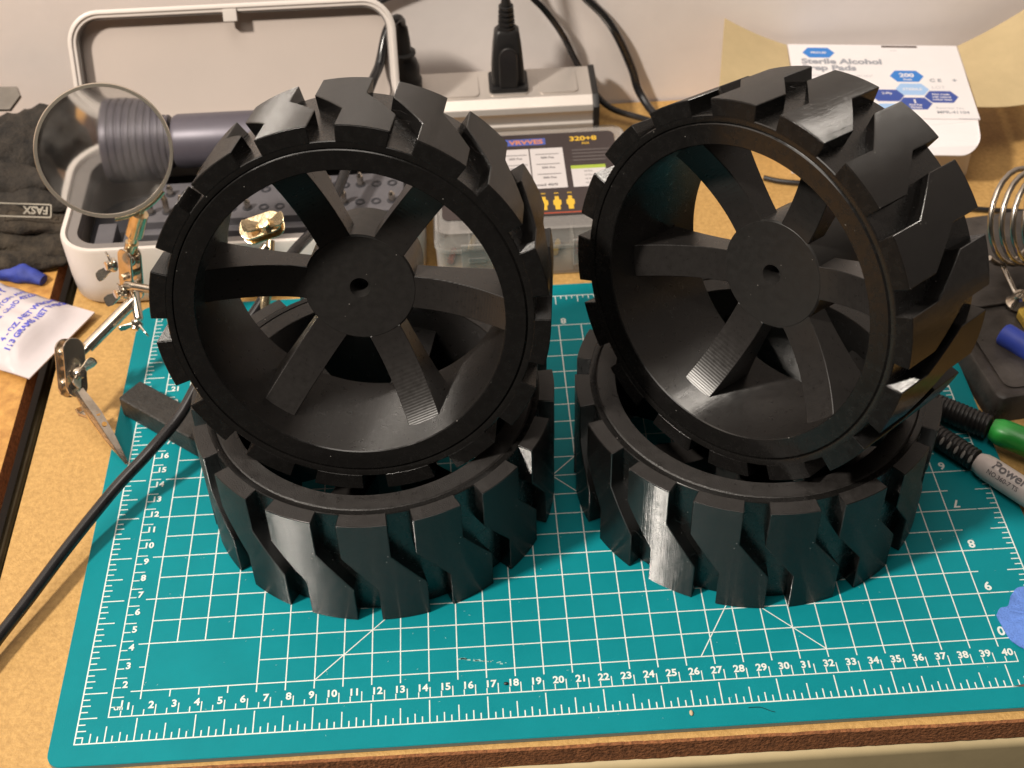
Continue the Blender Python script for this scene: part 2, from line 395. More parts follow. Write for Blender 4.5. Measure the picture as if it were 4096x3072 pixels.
o = build('nicks', g, mat('mat_nicks', (0.30, 0.50, 0.47), 0.6), mt, smooth=0); o['kind'] = 'stuff'

# ================================================================== wheels
R_, W_ = 8.536, 6.538
RC = 7.86                                    # tyre carcass radius (bottom of the grooves)
def tread_block_mesh():
    g = G(); zs = [0, 0.9, 2.22, 2.95, 3.65, 4.38, 5.5, W_]; nt_ = 6
    def off(z): return 10.0 if z <= 2.22 else 0.0 if z >= 4.38 else 10.0*(4.38-z)/(4.38-2.22)
    grid = {}
    v = []; f = []
    for ri, r in enumerate((RC-0.06, R_)):
        for i, z in enumerate(zs):
            for j in range(nt_+1):
                a = math.radians(-7.5+15.0*j/nt_+off(z)); grid[ri, i, j] = len(v); v.append((r*math.cos(a), r*math.sin(a), z))
    for i in range(len(zs)-1):
        for j in range(nt_):
            f.append([grid[1, i, j], grid[1, i, j+1], grid[1, i+1, j+1], grid[1, i+1, j]])
            f.append([grid[0, i, j], grid[0, i+1, j], grid[0, i+1, j+1], grid[0, i, j+1]])
        for j in (0, nt_): f.append([grid[0, i, j], grid[1, i, j], grid[1, i+1, j], grid[0, i+1, j]])
    for i in (0, len(zs)-1):
        for j in range(nt_): f.append([grid[0, i, j], grid[0, i, j+1], grid[1, i, j+1], grid[1, i, j]])
    g.v = [V3(p) for p in v]; g.f = f
    return g
def spoke_mesh():
    g = G(); rs = [2.35+(6.66-2.35)*i/10 for i in range(11)]; rings = []
    for r in rs:
        t = max(0, (r-2.5)/4.1); sf = 3.22-1.42*t**1.9; sb = 4.55+0.5*t**1.9; h = 0.77
        ra = math.sqrt(r*r-h*h) if r > 6.5 else r
        rings.append([(ra, -h, W_-sf), (ra, h, W_-sf), (ra, h, W_-sb), (ra, -h, W_-sb)])
    return g.add(loft(rings))
def make_wheel(label, mtx, phase, sphase, face='cap'):
    w_ = bpy.data.objects.new('wheel', None); C.objects.link(w_); w_.empty_display_size = 0.02
    w_.matrix_basis = mtx; tag(w_, label, 'wheel', 'black printed wheels stacked in two pairs')
    e = 0.02
    ty = build('tyre', lathe([(7.56, e+.02), (7.62, e), (RC-.04, e), (RC, e+.04), (RC, W_-e-.04), (RC-.04, W_-e), (7.62, W_-e), (7.56, W_-e-.02)], 128, closed=True), M['tyre'], w_, local=True)
    rm = build('rim', lathe([(6.62, .06), (7.46, .03), (7.52, .10), (7.575, .12), (7.575, W_-.12), (7.52, W_-.10), (7.46, W_-.03), (6.64, W_-.07), (6.60, W_-.12), (6.60, .10)], 128, closed=True), M['rim'], w_, local=True, mats=[M['rim'], M[face]])
    for q in rm.data.polygons:
        if abs(q.normal.z) > 0.5: q.material_index = 1
    hb = build('hub', lathe([(2.44, W_-3.20), (2.52, W_-3.27), (2.52, .12), (2.45, .06), (.27, .06), (.27, W_-3.9), (.33, W_-3.5), (.46, W_-3.20)], 64, closed=True), M['hub'], w_, local=True)
    build('hub_bore', lathe([(.28, W_-4.4), (.28, W_-4.0), (.001, W_-3.95)], 24), M['rubber'], hb, local=True)
    cache = make_wheel.__dict__
    if face not in cache:
        b = build('tread_block', tread_block_mesh(), M['tread'], ty, local=True, bevel=0.034, seg=1, smooth=30, mats=[M['tread'], M[face]])
        for q in b.data.polygons:
            if abs(q.normal.z) > 0.85: q.material_index = 1
        cache[face] = b.data; bpy.data.objects.remove(b)
    if 'spoke' not in cache:
        s = build('spoke', spoke_mesh(), M['spoke'], rm, local=True, bevel=0.03, seg=1, smooth=30)
        cache['spoke'] = s.data; bpy.data.objects.remove(s)
    for k in range(16):
        o = link('tread_block', cache[face], ty); o.rotation_euler = (0, 0, math.radians(phase+22.5*k))
    for k in range(6):
        o = link('spoke', cache['spoke'], rm); o.rotation_euler = (0, 0, math.radians(sphase+60*k))
    # stringing: hair-thin plastic threads left in a few grooves
    g = G(); rnd = random.Random(int(phase*100))
    for k in range(16):
        for q in range(rnd.choice([0, 1, 2, 3])):
            t = rnd.random(); z = 4.4-2.2*t+rnd.uniform(-.3, .6); a0 = phase+22.5*k+11.25+10*t
            pts = []
            r = rnd.uniform(RC+.1, R_-.05)
            for i in range(5):
                a = math.radians(a0-3.4+6.8*i/4+rnd.uniform(-.5, .5)); rr = r+rnd.uniform(-.1, .08)
                pts.append((rr*math.cos(a), rr*math.sin(a), z+rnd.uniform(-.16, .16)))
            g.add(tube(smooth_path(pts, 3), 0.009, 4))
    build('plastic_threads', g, M['tyre'], w_, local=True, smooth=60)['kind'] = 'stuff'
    return w_
def upper(c, az, el):
    n = V3((math.sin(az)*math.cos(el), -math.cos(az)*math.cos(el), math.sin(el)))
    e1 = V3((0, 0, 1)).cross(n).normalized(); e2 = n.cross(e1)
    m = Matrix(((e1.x, e2.x, n.x), (e1.y, e2.y, n.y), (e1.z, e2.z, n.z))).to_4x4()
    m.translation = (V3(c)-n*W_)*S
    return m
make_wheel('black printed wheel lying flat on the mat next to the bent black cord',
           Matrix.Translation(V3((13.185, 14.144, 0.012))*S), 19.8, 10, 'lit_satin')
make_wheel('black printed wheel lying flat on the mat beside the white-and-black pen',
           Matrix.Translation(V3((31.229, 13.467, 0.012))*S), 1.1, 25, 'lit_satin')
make_wheel('black printed wheel propped upright and leaning back on the wheel beside the magnifying lens',
           upper((12.859, 11.361, 13.335), -0.093, 0.261), 15.3, -5.5)
make_wheel('black printed wheel propped upright and turned sideways in front of the alcohol pad box',
           upper((29.100, 11.583, 13.220), -0.814, 0.210), 13.6, 16.5)

# ================================================================== white tool case with open lid
tcse = thing('tool_case', 'open white plastic tool case with grey bit tray standing against the wall', 'tool case', (5.2, 35, ZD))
def case_ring(ins, z, r=2.3, x0=-5.3, x1=15.6, y0=29.55, y1=40.6): return [(x, y, z) for x, y in rrect(x0+ins, x1-ins, y0+ins, y1-ins, max(.3, r-ins), 8)]
ZT = 3.75
build('case_body', loft([case_ring(.35, ZD+.02), case_ring(.12, ZD+.25), case_ring(0.03, 1.2), case_ring(0, ZT-.15), case_ring(.06, ZT), case_ring(.30, ZT), case_ring(.36, ZT-.1), case_ring(.40, .2), case_ring(.8, .15)]), M['case'], tcse, smooth=50)
build('inner_lip', loft([case_ring(.365, ZT-.35), case_ring(.365, ZT-.16), case_ring(.95, ZT-.16), case_ring(.95, ZT-.9)], cap=False), M['gasket'], tcse)
ty_ = build('tray', loft([case_ring(.9, .5), case_ring(.9, ZT-2.2), case_ring(1.0, ZT-2.1)]), M['traydk'], tcse)
g = G().add(box(-1.2, 14.4, 32.6, 36.4, 1.4, 3.35)).add(box(-1.2, 14.4, 32.0, 32.6, 1.4, 2.9))
build('bit_holder', g, M['tray'], ty_, bevel=0.12)
build('clip', G().add(box(-3.6, -2.5, 31.1, 33.6, 1.3, 2.7)).add(box(-2.1, -1.7, 31.2, 33.4, 1.3, 2.3)), M['tray'], ty_, bevel=0.1)
g = G()
for i in range(16):
    for j in range(2):
        x = -0.4+0.94*i; y = 33.5+1.75*j
        g.add(lathe([(.30, 3.36), (.30, 3.39), (.17, 3.395)], 14), at((x, y, 0)))
build('bit_socket', g, M['traydk'], ty_)['kind'] = 'stuff'
# lid, tilted back
hp = V3((4.4, 41.0, 3.9)); tilt = math.radians(24)
Rl = Matrix.Translation(hp) @ Matrix.Rotation(math.radians(90)-tilt, 4, 'X')     # local x right, y up along the lid, z toward the camera
def lid_ring(ins, z, r=2.0): return [Rl @ V3((x, y, z)) for x, y in rrect(-9.95+ins, 9.95-ins, 0.1+ins, 7.6-ins, max(.3, r-ins), 8)]
lid = build('lid', loft([lid_ring(.5, -1.3), lid_ring(.1, -1.1), lid_ring(0, 0), lid_ring(.06, .06), lid_ring(.24, .06), lid_ring(.30, -.05), lid_ring(.46, -.05), lid_ring(.52, -.15), lid_ring(.58, -1.0)]), M['case'], tcse, smooth=50)
build('lid_lining', loft([lid_ring(.60, -1.0), lid_ring(.60, -.95)]), M['lining'], lid)
build('lid_gasket', loft([lid_ring(.535, -.9), lid_ring(.535, -.2), lid_ring(.60, -.2), lid_ring(.60, -.9)], cap=False, closed=True), M['gasket'], lid)
g = G().add(box(-.42, .42, 6.55, 7.3, -.35, .10), Rl); build('latch', g, M['case'], lid, bevel=0.06)
build('hinge', tube([(-4, 40.95, 3.75), (13, 40.95, 3.75)], .32, 12), M['case'], tcse)
# driver lying in the case
dr = thing('electric_screwdriver', 'violet-grey cylindrical screwdriver lying in the open white case', 'screwdriver', (4, 38.6, 3))
Rx = frame((1, 0, 0), (0, 0, 1)); yc, zc, rr = 38.75, 4.75, 1.63
g = G().add(lathe([(.9, 0), (1.1, .05), (rr*.93, .25), (rr, .5), (rr, 9.6), (rr*.96, 9.8), (1.2, 10.4), (.6, 11.0), (.01, 11.0)], 48, cap=True), at((0.45, yc, zc), Rx))
build('handle', g, M['violet'], dr)
pr = [(1.2, -4.0), (rr*.97, -3.9)]
for i in range(12): pr += [(rr, -3.75+i*.30), (rr, -3.6+i*.30), (rr*.97, -3.57+i*.30), (rr*.97, -3.5+i*.30)]
pr += [(rr, -.1), (rr*.97, 0), (.5, 0)]
build('grip', G().add(lathe(pr, 48, cap=True), at((0.45, yc, zc), Rx)), M['violet'], dr, smooth=25)
v, f = prism(rrect(-1.1, 1.1, -.22, .22, .2, 4), 0, .03)
build('button', G().add((v, f), at((5.6, yc-rr*math.cos(math.radians(25)), zc-rr*math.sin(math.radians(25))), frame((0, -math.cos(math.radians(25)), -math.sin(math.radians(25))), (1, 0, 0)))), M['violetmark'], dr)
for i, (j, h) in enumerate([(0, .9), (1, .6), (2, 1.1), (3, .5), (1, 1.3), (4, .9), (6, .6), (8, .8), (9, 1.2), (11, .7), (12, 1.0), (13, .8), (15, .6)]):
    x = -0.4+0.94*j; y = 33.5+1.75*(i % 2)
    pr = [(.01, 2.9), (.19, 2.9), (.19, 3.4+h*.7), (.14, 3.5+h*.7), (.09, 3.4+h), (.01, 3.42+h)]
    o = build('screwdriver_bit', G().add(lathe(pr, 6, cap=True), at((x, y, 0))), M['steel'], None, smooth=20)
    tag(o, 'steel screwdriver bit standing upright in the grey tray of the white case', 'screwdriver bit', 'bits in the case tray')

# ================================================================== power strip and plugs
ps = thing('power_strip', 'brushed aluminium power strip along the wall with plugs standing in it', 'power strip', (19, 45, ZD))
prof = [(43.3, ZD+.02), (47.6, ZD+.02), (47.6, 3.1), (47.2, 3.45), (43.9, 3.35), (43.3, 2.95), (43.15, 2.6), (43.3, 2.25), (43.3, 1.8), (43.15, 1.65), (43.15, 1.2), (43.3, 1.05)]
build('body', loft([[(11.4, y, z) for y, z in prof], [(26.55, y, z) for y, z in prof]]), M['alu'], ps, bevel=0.05, smooth=30)
pe = [(43.1, ZD+.02), (47.7, ZD+.02), (47.7, 3.2), (47.2, 3.55), (43.8, 3.45), (43.05, 2.9)]
build('end_cap', loft([[(26.56, y, z) for y, z in pe], [(26.95, y, z) for y, z in pe]]), M['rubber'], ps, bevel=0.08)
build('end_cap', loft([[(11.0, y, z) for y, z in pe], [(11.39, y, z) for y, z in pe]]), M['rubber'], ps, bevel=0.08)
for x in (14.5, 18.0, 21.2, 24.4):
    build('socket', prism(rrect(x-1.25, x+1.25, 44.2, 46.9, .3, 4), 3.3, 3.47), M['alu'], ps)
p1 = thing('power_plug', 'square black plug with ribbed strain relief standing in the power strip', 'plug', (21.2, 45.6, 3.4))
def sq_ring(cx, cy, hx, hy, z, r=.25): return [(x, y, z) for x, y in rrect(cx-hx, cx+hx, cy-hy, cy+hy, min(r, hx*.9, hy*.9), 4)]
build('flange', loft([sq_ring(21.2, 45.45, 1.27, 1.15, 3.48), sq_ring(21.2, 45.45, 1.27, 1.15, 3.78)]), M['rubber'], p1, bevel=.05)
build('plug_body', loft([sq_ring(21.2, 45.5, 1.05, .85, 3.79), sq_ring(21.2, 45.5, 1.05, .85, 4.6), sq_ring(21.2, 45.5, .92, .75, 6.2), sq_ring(21.2, 45.5, .78, .62, 7.3), sq_ring(21.2, 45.5, .62, .5, 7.5)]), M['rubber'], p1, smooth=40)
g = G(); prf = []
v = [(math.cos(a), math.sin(a)) for a in [math.pi*i/8 for i in range(17)]]
arch = [(-.62, 3.85), (.62, 3.85)]+[(.62*math.cos(math.pi*i/10), 5.9+.75*math.sin(math.pi*i/10)) for i in range(11)]
g.add(loft([[(21.2+x, 44.55, z) for x, z in arch], [(21.2+x*.85, 44.40, z-.05) for x, z in arch]]))
build('thumb_grip', g, M['rubber'], p1, bevel=.04)
pr = [(.45, 7.4)]
for i in range(5): pr += [(.55-.02*i, 7.5+.34*i), (.55-.02*i, 7.68+.34*i), (.42-.02*i, 7.70+.34*i), (.42-.02*i, 7.80+.34*i)]
pr += [(.3, 9.3), (.25, 9.8)]
build('strain_relief', G().add(lathe(pr, 20, cap=True), at((21.2, 45.5, 0))), M['rubber'], p1)
build('plug_cord', tube(smooth_path([(21.2, 45.5, 9.6), (21.25, 45.6, 10.6), (21.6, 46.2, 12.5), (23, 47.6, 14)], 5), .24, 10), M['cable'], p1)
p2 = thing('power_plug', 'round black plug whose cord bends over and runs forward past the wheels', 'plug', (14.55, 45.6, 3.4))
pr = [(.9, 3.48), (1.08, 3.55), (1.10, 4.1), (1.0, 4.25), (.98, 4.5), (1.0, 5.0), (.85, 5.5), (.62, 5.75), (.6, 5.9), (.82, 5.98), (.82, 6.1), (.56, 6.2), (.52, 7.0), (.44, 7.8), (.30, 8.1), (.01, 8.1)]
build('plug_body', G().add(lathe(pr, 32, cap=True), at((14.55, 45.6, 0))), M['rubber'], p2)
cord = [(14.55, 45.6, 7.6), (14.6, 45.5, 8.3), (14.3, 44.9, 8.8), (13.75, 44.0, 8.5), (13.2, 42.6, 7.1), (12.75, 41.2, 6.75), (12.1, 38.5, 6.3), (11.05, 33.6, 5.2), (9.9, 29.6, 5.0), (8.6, 25.0, 6.2), (6.6, 21.6, 5.0), (4.4, 19.0, 3.9), (3.1, 16.9, 2.85), (1.7, 14.9, 2.35), (.15, 13.2, 1.7), (-1.7, 10.3, 1.1), (-3.2, 7.4, .75), (-4.7, 4.4, .5), (-6.0, 1.0, .3), (-6.8, -3, .15)]
build('plug_cord', tube(smooth_path(cord, 8), .30, 12), M['cable'], p2)
o = build('thin_cable', tube(smooth_path([(22.0, 48.0, 11.5), (22.6, 47.6, 9.0), (23.8, 47.6, 7.4), (24.9, 47.7, 5.6), (26.1, 47.9, 2.9), (27.7, 46.3, 1.0), (30.1, 45.2, .45), (33.5, 44.0, ZD+.25), (37.5, 43.2, ZD+.22), (39.2, 42.9, ZD+.22)], 8), .21, 10), M['cable'])
tag(o, 'thin black cable looping down the wall behind the end of the power strip', 'cable')
o = build('thick_cable', tube(smooth_path([(25.2, 48.2, 10.2), (26.2, 48.1, 8.2), (27.6, 48.1, 6.6), (28.6, 48.0, 5.0), (29.6, 48.0, 2.6), (30.2, 47.5, .9), (31.5, 45.5, .05), (35, 42.5, .02)], 8), .27, 10), M['cable'])
tag(o, 'thick black cable hanging down the wall between power strip and alcohol pad box', 'cable')
o = build('wall_cable', tube(smooth_path([(12.6, 48.25, 7.6), (13.15, 48.25, 8.2), (14.4, 48.25, 8.75), (16.5, 48.25, 9.5), (19, 48.2, 10.6)], 6), .2, 10), M['cable'])
tag(o, 'short black cable rising along the wall behind the open case lid', 'cable')
o = build('desk_cable', tube(smooth_path([(37.0, 38.6, ZD+.2), (38.4, 38.0, ZD+.2), (43.0, 36.9, ZD+.2), (48, 34.5, ZD+.2), (56, 33, ZD+.2)], 6), .17, 10), M['cable'])
tag(o, 'thin dark cable lying on the desk in front of the alcohol pad box', 'cable')

# ================================================================== clear assortment box
ab = thing('assortment_box', 'clear plastic assortment box with dark printed label lying on the desk', 'box', (22, 35, ZD))
X0, X1, Y0, Y1, ZB = 16.1, 28.2, 30.2, 41.0, 3.0
def ab_ring(ins, z, r=.9): return [(x, y, z) for x, y in rrect(X0+ins, X1-ins, Y0+ins, Y1-ins, max(.2, r-ins), 6)]
build('box_base', loft([ab_ring(.15, ZD+.02), ab_ring(.05, ZD+.12), ab_ring(0, 1.9), ab_ring(.10, 1.9), ab_ring(.15, ZD+.25), ab_ring(.3, ZD+.18)]), M['clear'], ab)
build('box_lid', loft([ab_ring(-.06, 1.75), ab_ring(-.06, 2.1), ab_ring(.0, 2.15), ab_ring(.06, ZB-.12), ab_ring(.2, ZB), ab_ring(.3, ZB-.08)]), M['clear'], ab)
for i in range(5):
    x = X0+(X1-X0)*(i+1)/6; build('divider', box(x-.05, x+.05, Y0+.2, Y1-.2, ZD+.2, 1.85), M['clear'], ab)
build('divider', box(X0+.2, X1-.2, 35.4, 35.5, ZD+.2, 1.85), M['clear'], ab)
for x in (18.5, 25.0):
    build('latch', G().add(box(x-.9, x+.9, Y0-.22, Y0-.06, .6, 2.4)).add(box(x-.5, x+.5, Y0-.3, Y0-.22, 1.2, 1.5)), M['clear'], ab, bevel=.05)
zl = ZB+.006
lb = build('label_card', prism(rrect(X0+.5, X1-.75, 31.7, 40.15, .4, 5), ZB+.002, ZB+.012), M['label_dk'], ab); zl = ZB+.018
def panel(name, m, rects, z=zl):
    g = G()
    for a in rects: g.add(([(a[0], a[2], z), (a[1], a[2], z), (a[1], a[3], z), (a[0], a[3], z)], [(0, 1, 2, 3)]))
    return build(name, g, m, lb, smooth=0)
panel('printed_banner', M['label_bl'], [(19.9, 23.15, 38.95, 39.65)])
g = G(); put(g, text('VRVVES', .62, 'RIGHT', .02), (23.0, 39.08, zl+.006), (1, 0, 0), (0, 1, 0)); build('printed_name', g, M['label_or'], lb, smooth=0)
g = G(); put(g, text('320+8', .66, 'LEFT', .02), (24.65, 39.2, zl+.006), (1, 0, 0), (0, 1, 0)); put(g, text('PCS', .26, 'LEFT', .01), (25.4, 38.8, zl+.006), (1, 0, 0), (0, 1, 0))
for i in range(7):
    x = 19.5+.78*i; put(g, text('MM', .17, 'CENTER', .006), (x, 33.75, zl+.006), (1, 0, 0), (0, 1, 0))
    put(g, ([(x-.15, 32.2, 0), (x+.15, 32.2, 0), (x+.15, 32.6, 0), (x+.24, 32.7, 0), (x+.24, 33.1, 0), (x+.12, 33.2, 0), (x+.12, 33.5, 0), (x-.12, 33.5, 0), (x-.12, 33.2, 0), (x-.24, 33.1, 0), (x-.24, 32.7, 0), (x-.15, 32.6, 0)], [list(range(12))]), (0, 0, zl+.006), (1, 0, 0), (0, 1, 0))
build('printed_symbols', g, M['label_ye'], lb, smooth=0)['kind'] = 'stuff'
panel('printed_table', M['label_wh'], [(17.6, 20.3, 34.35, 38.55), (20.38, 22.05, 34.35, 38.55), (22.13, 24.15, 34.35, 38.55), (24.5, 26.6, 34.35, 36.2)])
panel('printed_green_bar', M['label_gn'], [(24.5, 26.6, 36.2, 36.55)])
panel('printed_red_line', M['label_rd'], [(18.2, 26.8, 31.85, 31.95)])
g = G()
for cx in (19.1, 21.2, 23.15):
    for j in range(3):
        y = 37.9-1.05*j; put(g, quad2(-.72, .72, -.035, .035), (cx, y, zl+.006), (1, 0, 0), (0, 1, 0)); put(g, text('200 Pcs', .26, 'CENTER', .01), (cx, y-.45, zl+.006), (1, 0, 0), (0, 1, 0))
put(g, text('& Tinned 40/0', .34, 'CENTER', .01), (22.6, 34.6, zl+.006), (1, 0, 0), (0, 1, 0))
for j in range(4): put(g, text('10 Pcs', .2, 'CENTER', .004), (25.5, 35.85-.4*j, zl+.006), (1, 0, 0), (0, 1, 0))
build('printed_text', g, M['label_gy'], lb, smooth=0)
g = G()
for j in range(4): put(g, quad2(24.7, 27.1-.4*(j == 3), 38.1-.36*j, 38.25-.36*j), (0, 0, zl+.006), (1, 0, 0), (0, 1, 0))
build('printed_lines', g, mat('label_grey_lines', (.10, .085, .085), .4), lb, smooth=0)
for i in range(9):
    x = 16.9+1.25*i; y = 31.2+random.uniform(0, 1.5)
    o = build('crimp_connector', tube([(x, y, .15), (x+.25, y+.9, .2), (x+.3, y+1.2, .2)], [.2, .2, .1], 8), M['label_ye'] if i % 3 else M['label_rd'])
    tag(o, 'small coloured crimp connector inside the clear assortment box', 'connector', 'connectors in the assortment box')

# ================================================================== alcohol pad box
bx = V3((.9931, -.1175, 0)); by = V3((-.1175, -.9931, 0)); bo = V3((39.9, 47.75, 4.0))
def bp(a, b, z=0): return bo+bx*a+by*b+V3((0, 0, z))
al = thing('alcohol_pad_box', 'opened white card box of alcohol prep pads with blue hexagons', 'box', (45, 43, ZD))
def bbox(a0, a1, b0, b1, z0, z1): return [bp(a, b, z) for z in (z0, z1) for b in (b0, b1) for a in (a0, a1)], [(0,2,3,1), (4,5,7,6), (0,1,5,4), (2,6,7,3), (0,4,6,2), (1,3,7,5)]
build('box_body', bbox(.03, 10.97, .03, 8.7, ZD-4+.02, -.06), M['card'], al, bevel=.04)
build('top_panel', bbox(0, 11, 0, 8.75, -.05, 0), M['card'], al)
# front lip with rounded corners, drooping
n = 12; lipo = [(.35, 0)]+[(.35+1.2-1.2*math.cos(math.pi/2*i/8), 1.4+1.2*math.sin(math.pi/2*i/8)) for i in range(9)]
lipo += [(10.85-1.2+1.2*math.sin(math.pi/2*i/8), 1.4+1.2*math.cos(math.pi/2*i/8)) for i in range(9)]+[(10.85, 0)]
def lipz(t): return (8.78+t*.86, -.03-.16*t*t)
va = []; 
for dz in (0, .05):
    for a, t in lipo: b, z = lipz(t); va.append(bp(a, b, z-dz))
k = len(lipo); build('front_lip', (va, [list(range(k)), list(range(k, 2*k))[::-1]]+[(i, (i+1) % k, k+(i+1) % k, k+i) for i in range(k)]), M['card'], al, smooth=0)
def sheet(name, pts, mm, thick=.05):
    """thin bent card: grid of points given as rows"""
    nr, ncol = len(pts), len(pts[0]); v = [V3(p) for r in pts for p in r]
    nrm = (V3(pts[0][-1])-V3(pts[0][0])).cross(V3(pts[-1][0])-V3(pts[0][0])).normalized()*thick
    v2 = [p+nrm for p in v]; f = []; q = len(v)
    for i in range(nr-1):
        for j in range(ncol-1):
            a = i*ncol+j; f += [(a, a+1, a+ncol+1, a+ncol), (q+a, q+a+ncol, q+a+ncol+1, q+a+1)]
    rim = [j for j in range(ncol)]+[i*ncol+ncol-1 for i in range(1, nr)]+[(nr-1)*ncol+j for j in range(ncol-2, -1, -1)]+[i*ncol for i in range(nr-2, 0, -1)]
    for a, b in zip(rim, rim[1:]+rim[:1]): f.append((a, b, q+b, q+a))
    return build(name, (v+v2, f), mm, al, smooth=50)
def lerp(a, b, t): return V3(a)*(1-t)+V3(b)*t
rows = []
for i in range(7):
    t = i/6; p = lerp(bp(-.06, .1), (35.6, 48.0, 6.0), t); q = lerp(bp(-.06, 8.4), (34.2, 41.2, 4.6), t)
    rows.append([lerp(p, q, s)+V3((0, 0, -.15*math.sin(math.pi*t))) for s in (0, .5, 1)])
sheet('side_flap', rows, M['cardin'])
rows = []
for i in range(7):
    t = i/6; p = lerp(bp(11.06, .1), (55.6, 47.2, 6.3), t); q = lerp(bp(11.06, 7.4), (54.4, 40.2, 3.4), t)
    rows.append([lerp(p, q, s)+V3((0, 0, -.15*math.sin(math.pi*t))) for s in (0, .5, 1)])
sheet('side_flap', rows, M['cardin'])
def hexo(a, b, w, h): return [bp(a+w/2*c, b-h/2*d, .004) for c, d in ((1, 0), (.62, 1), (-.62, 1), (-1, 0), (-.62, -1), (.62, -1))]
def hexes(name, m, lst):
    for a in lst: build('printed_hexagon', (hexo(*a), [list(range(6))]), m, al, smooth=0)
hexes('printed_hexagon_bright', M['hexA'], [(1.92, 1.05, 2.1, 1.25), (7.24, 3.85, 2.15, 1.35)])
hexes('printed_hexagon_pale', M['hexC'], [(7.37, 5.40, 2.1, 1.35), (5.75, 7.75, 2.1, 1.3)])
hexes('printed_hexagon_navy', M['hexB'], [(5.72, 6.15, 2.1, 1.35), (7.33, 7.05, 2.1, 1.35), (9.05, 6.25, 2.1, 1.35)])
def words(name, m, lst):
    g = G()
    for s, size, a, b, al_, bo_ in lst: put(g, text(s, size, al_, bo_), bp(a, b, .010), bx, -by)
    o = build(name, g, m, al, smooth=0); o['kind'] = 'stuff'; return o
words('printed_title', M['txtgrey'], [('Sterile Alcohol', .86, .72, 2.42, 'LEFT', .036), ('Prep Pads', .86, .72, 3.22, 'LEFT', .036), ('www', .2, 6.6, .75, 'LEFT', .0), ('MPR-41104', .42, 8.5, 8.15, 'LEFT', .012), ('C E', .5, 8.6, 4.5, 'LEFT', .02), ('+', .6, 10.0, 4.5, 'LEFT', .02)])
words('printed_small_text', M['txtlight'], [('Saturated with 70% Isopropyl', .36, .8, 3.95, 'LEFT', 0), ('Alcohol', .36, .8, 4.55, 'LEFT', 0), ('Reorder No.', .34, 8.5, 7.65, 'LEFT', .004), ('LOT', .45, 8.6, 5.3, 'LEFT', .0)])
words('printed_hexagon_text', M['card'], [('200', .62, 7.24, 3.95, 'CENTER', .02), ('Pads', .3, 7.24, 4.35, 'CENTER', .006), ('STERILE', .36, 7.37, 5.52, 'CENTER', .008), ('2-Ply', .32, 5.72, 6.0, 'CENTER', .008), ('1', .6, 7.33, 7.0, 'CENTER', .02), ('Pad Per', .26, 7.33, 7.3, 'CENTER', .008), ('Packet', .26, 7.33, 7.58, 'CENTER', .008), ('Not made', .26, 9.05, 6.05, 'CENTER', .008), ('with natural', .24, 9.05, 6.35, 'CENTER', .008), ('rubber latex', .24, 9.05, 6.65, 'CENTER', .008), ('PROUD', .3, 1.92, 1.15, 'CENTER', .01)])
build('tuck_slot', bbox(6.1, 8.4, .10, .32, .004, .02), M['scuff'], al)
build('tuck_slit', bbox(9.7, 10.98, 8.68, 8.72, .002, .008), M['txtgrey'], al)
g = G().add(([bp(8.6, 8.72, -1.2), bp(9.2, 8.72, -1.2), bp(9.3, 8.72, -1.8), bp(9.0, 8.72, -2.2), bp(8.6, 8.72, -2.0)], [(0, 1, 2, 3, 4)]))
build('printed_side_mark', g, M['hexB'], al, smooth=0)
g = G(); put(g, text('C E +', .55, 'LEFT', .02), bp(9.3, 8.73, -2.0), bx, (0, 0, 1)); build('printed_side_text', g, M['txtgrey'], al, smooth=0)

# ================================================================== helping hand stand
hh = thing('helping_hand', 'metal helping hand stand with round magnifying lens, wing nuts and alligator clip', 'helping hand', (4.5, 19, 0))
def bar(a, b, wd, z0, z1):
    a, b = V3((*a, 0)), V3((*b, 0)); d = (b-a).normalized(); n_ = V3((-d.y, d.x, 0))*wd/2
    o = [a+n_, a-n_, b-n_, b+n_]
    return prism([(p.x, p.y) for p in o], z0, z1)
bs = build('base', G().add(bar((-.3, 20.7), (8.6, 13.6), 1.6, .02, 1.35)), M['iron'], hh, bevel=.16, seg=3)
build('base_foot', G().add(bar((3.9, 19.7), (6.6, 22.9), 1.5, .02, 1.30)), M['iron'], bs, bevel=.16, seg=3)
build('column', G().add(tube([(5.4, 21.4, 1.2), (5.4, 21.4, 6.2)], .4, 16)), M['chrome'], hh)
build('cross_bar', G().add(tube([(-.2, 24.6, 5.2), (5.4, 21.8, 6.0), (7.6, 24.2, 7.6)], .24, 12)), M['chrome'], hh)
def wing(c, ax, ux, s=1.0, name='wing_nut', m=None):
    Rm = at(c, frame(ax, ux)); g = G()
    g.add(lathe([(.01, -.05), (.42*s, -.05), (.40*s, .12*s), (.26*s, .30*s), (.26*s, .5*s), (.01, .5*s)], 18, cap=True), Rm)
    for sg in (-1, 1):
        rows = []
        for t, wd, th, z in ((.18, .20, .12, .12), (.45, .24, .09, .28), (.75, .34, .07, .50), (1.0, .30, .06, .66), (1.08, .12, .05, .70)):
            rows.append([(sg*t*s, -wd*s, (z-th)*s), (sg*t*s, wd*s, (z-th)*s), (sg*t*s, wd*s, (z+th)*s), (sg*t*s, -wd*s, (z+th)*s)])
        g.add(loft(rows), Rm)
    return build(name, g, m or M['chrome'], hh, bevel=.04, smooth=45)
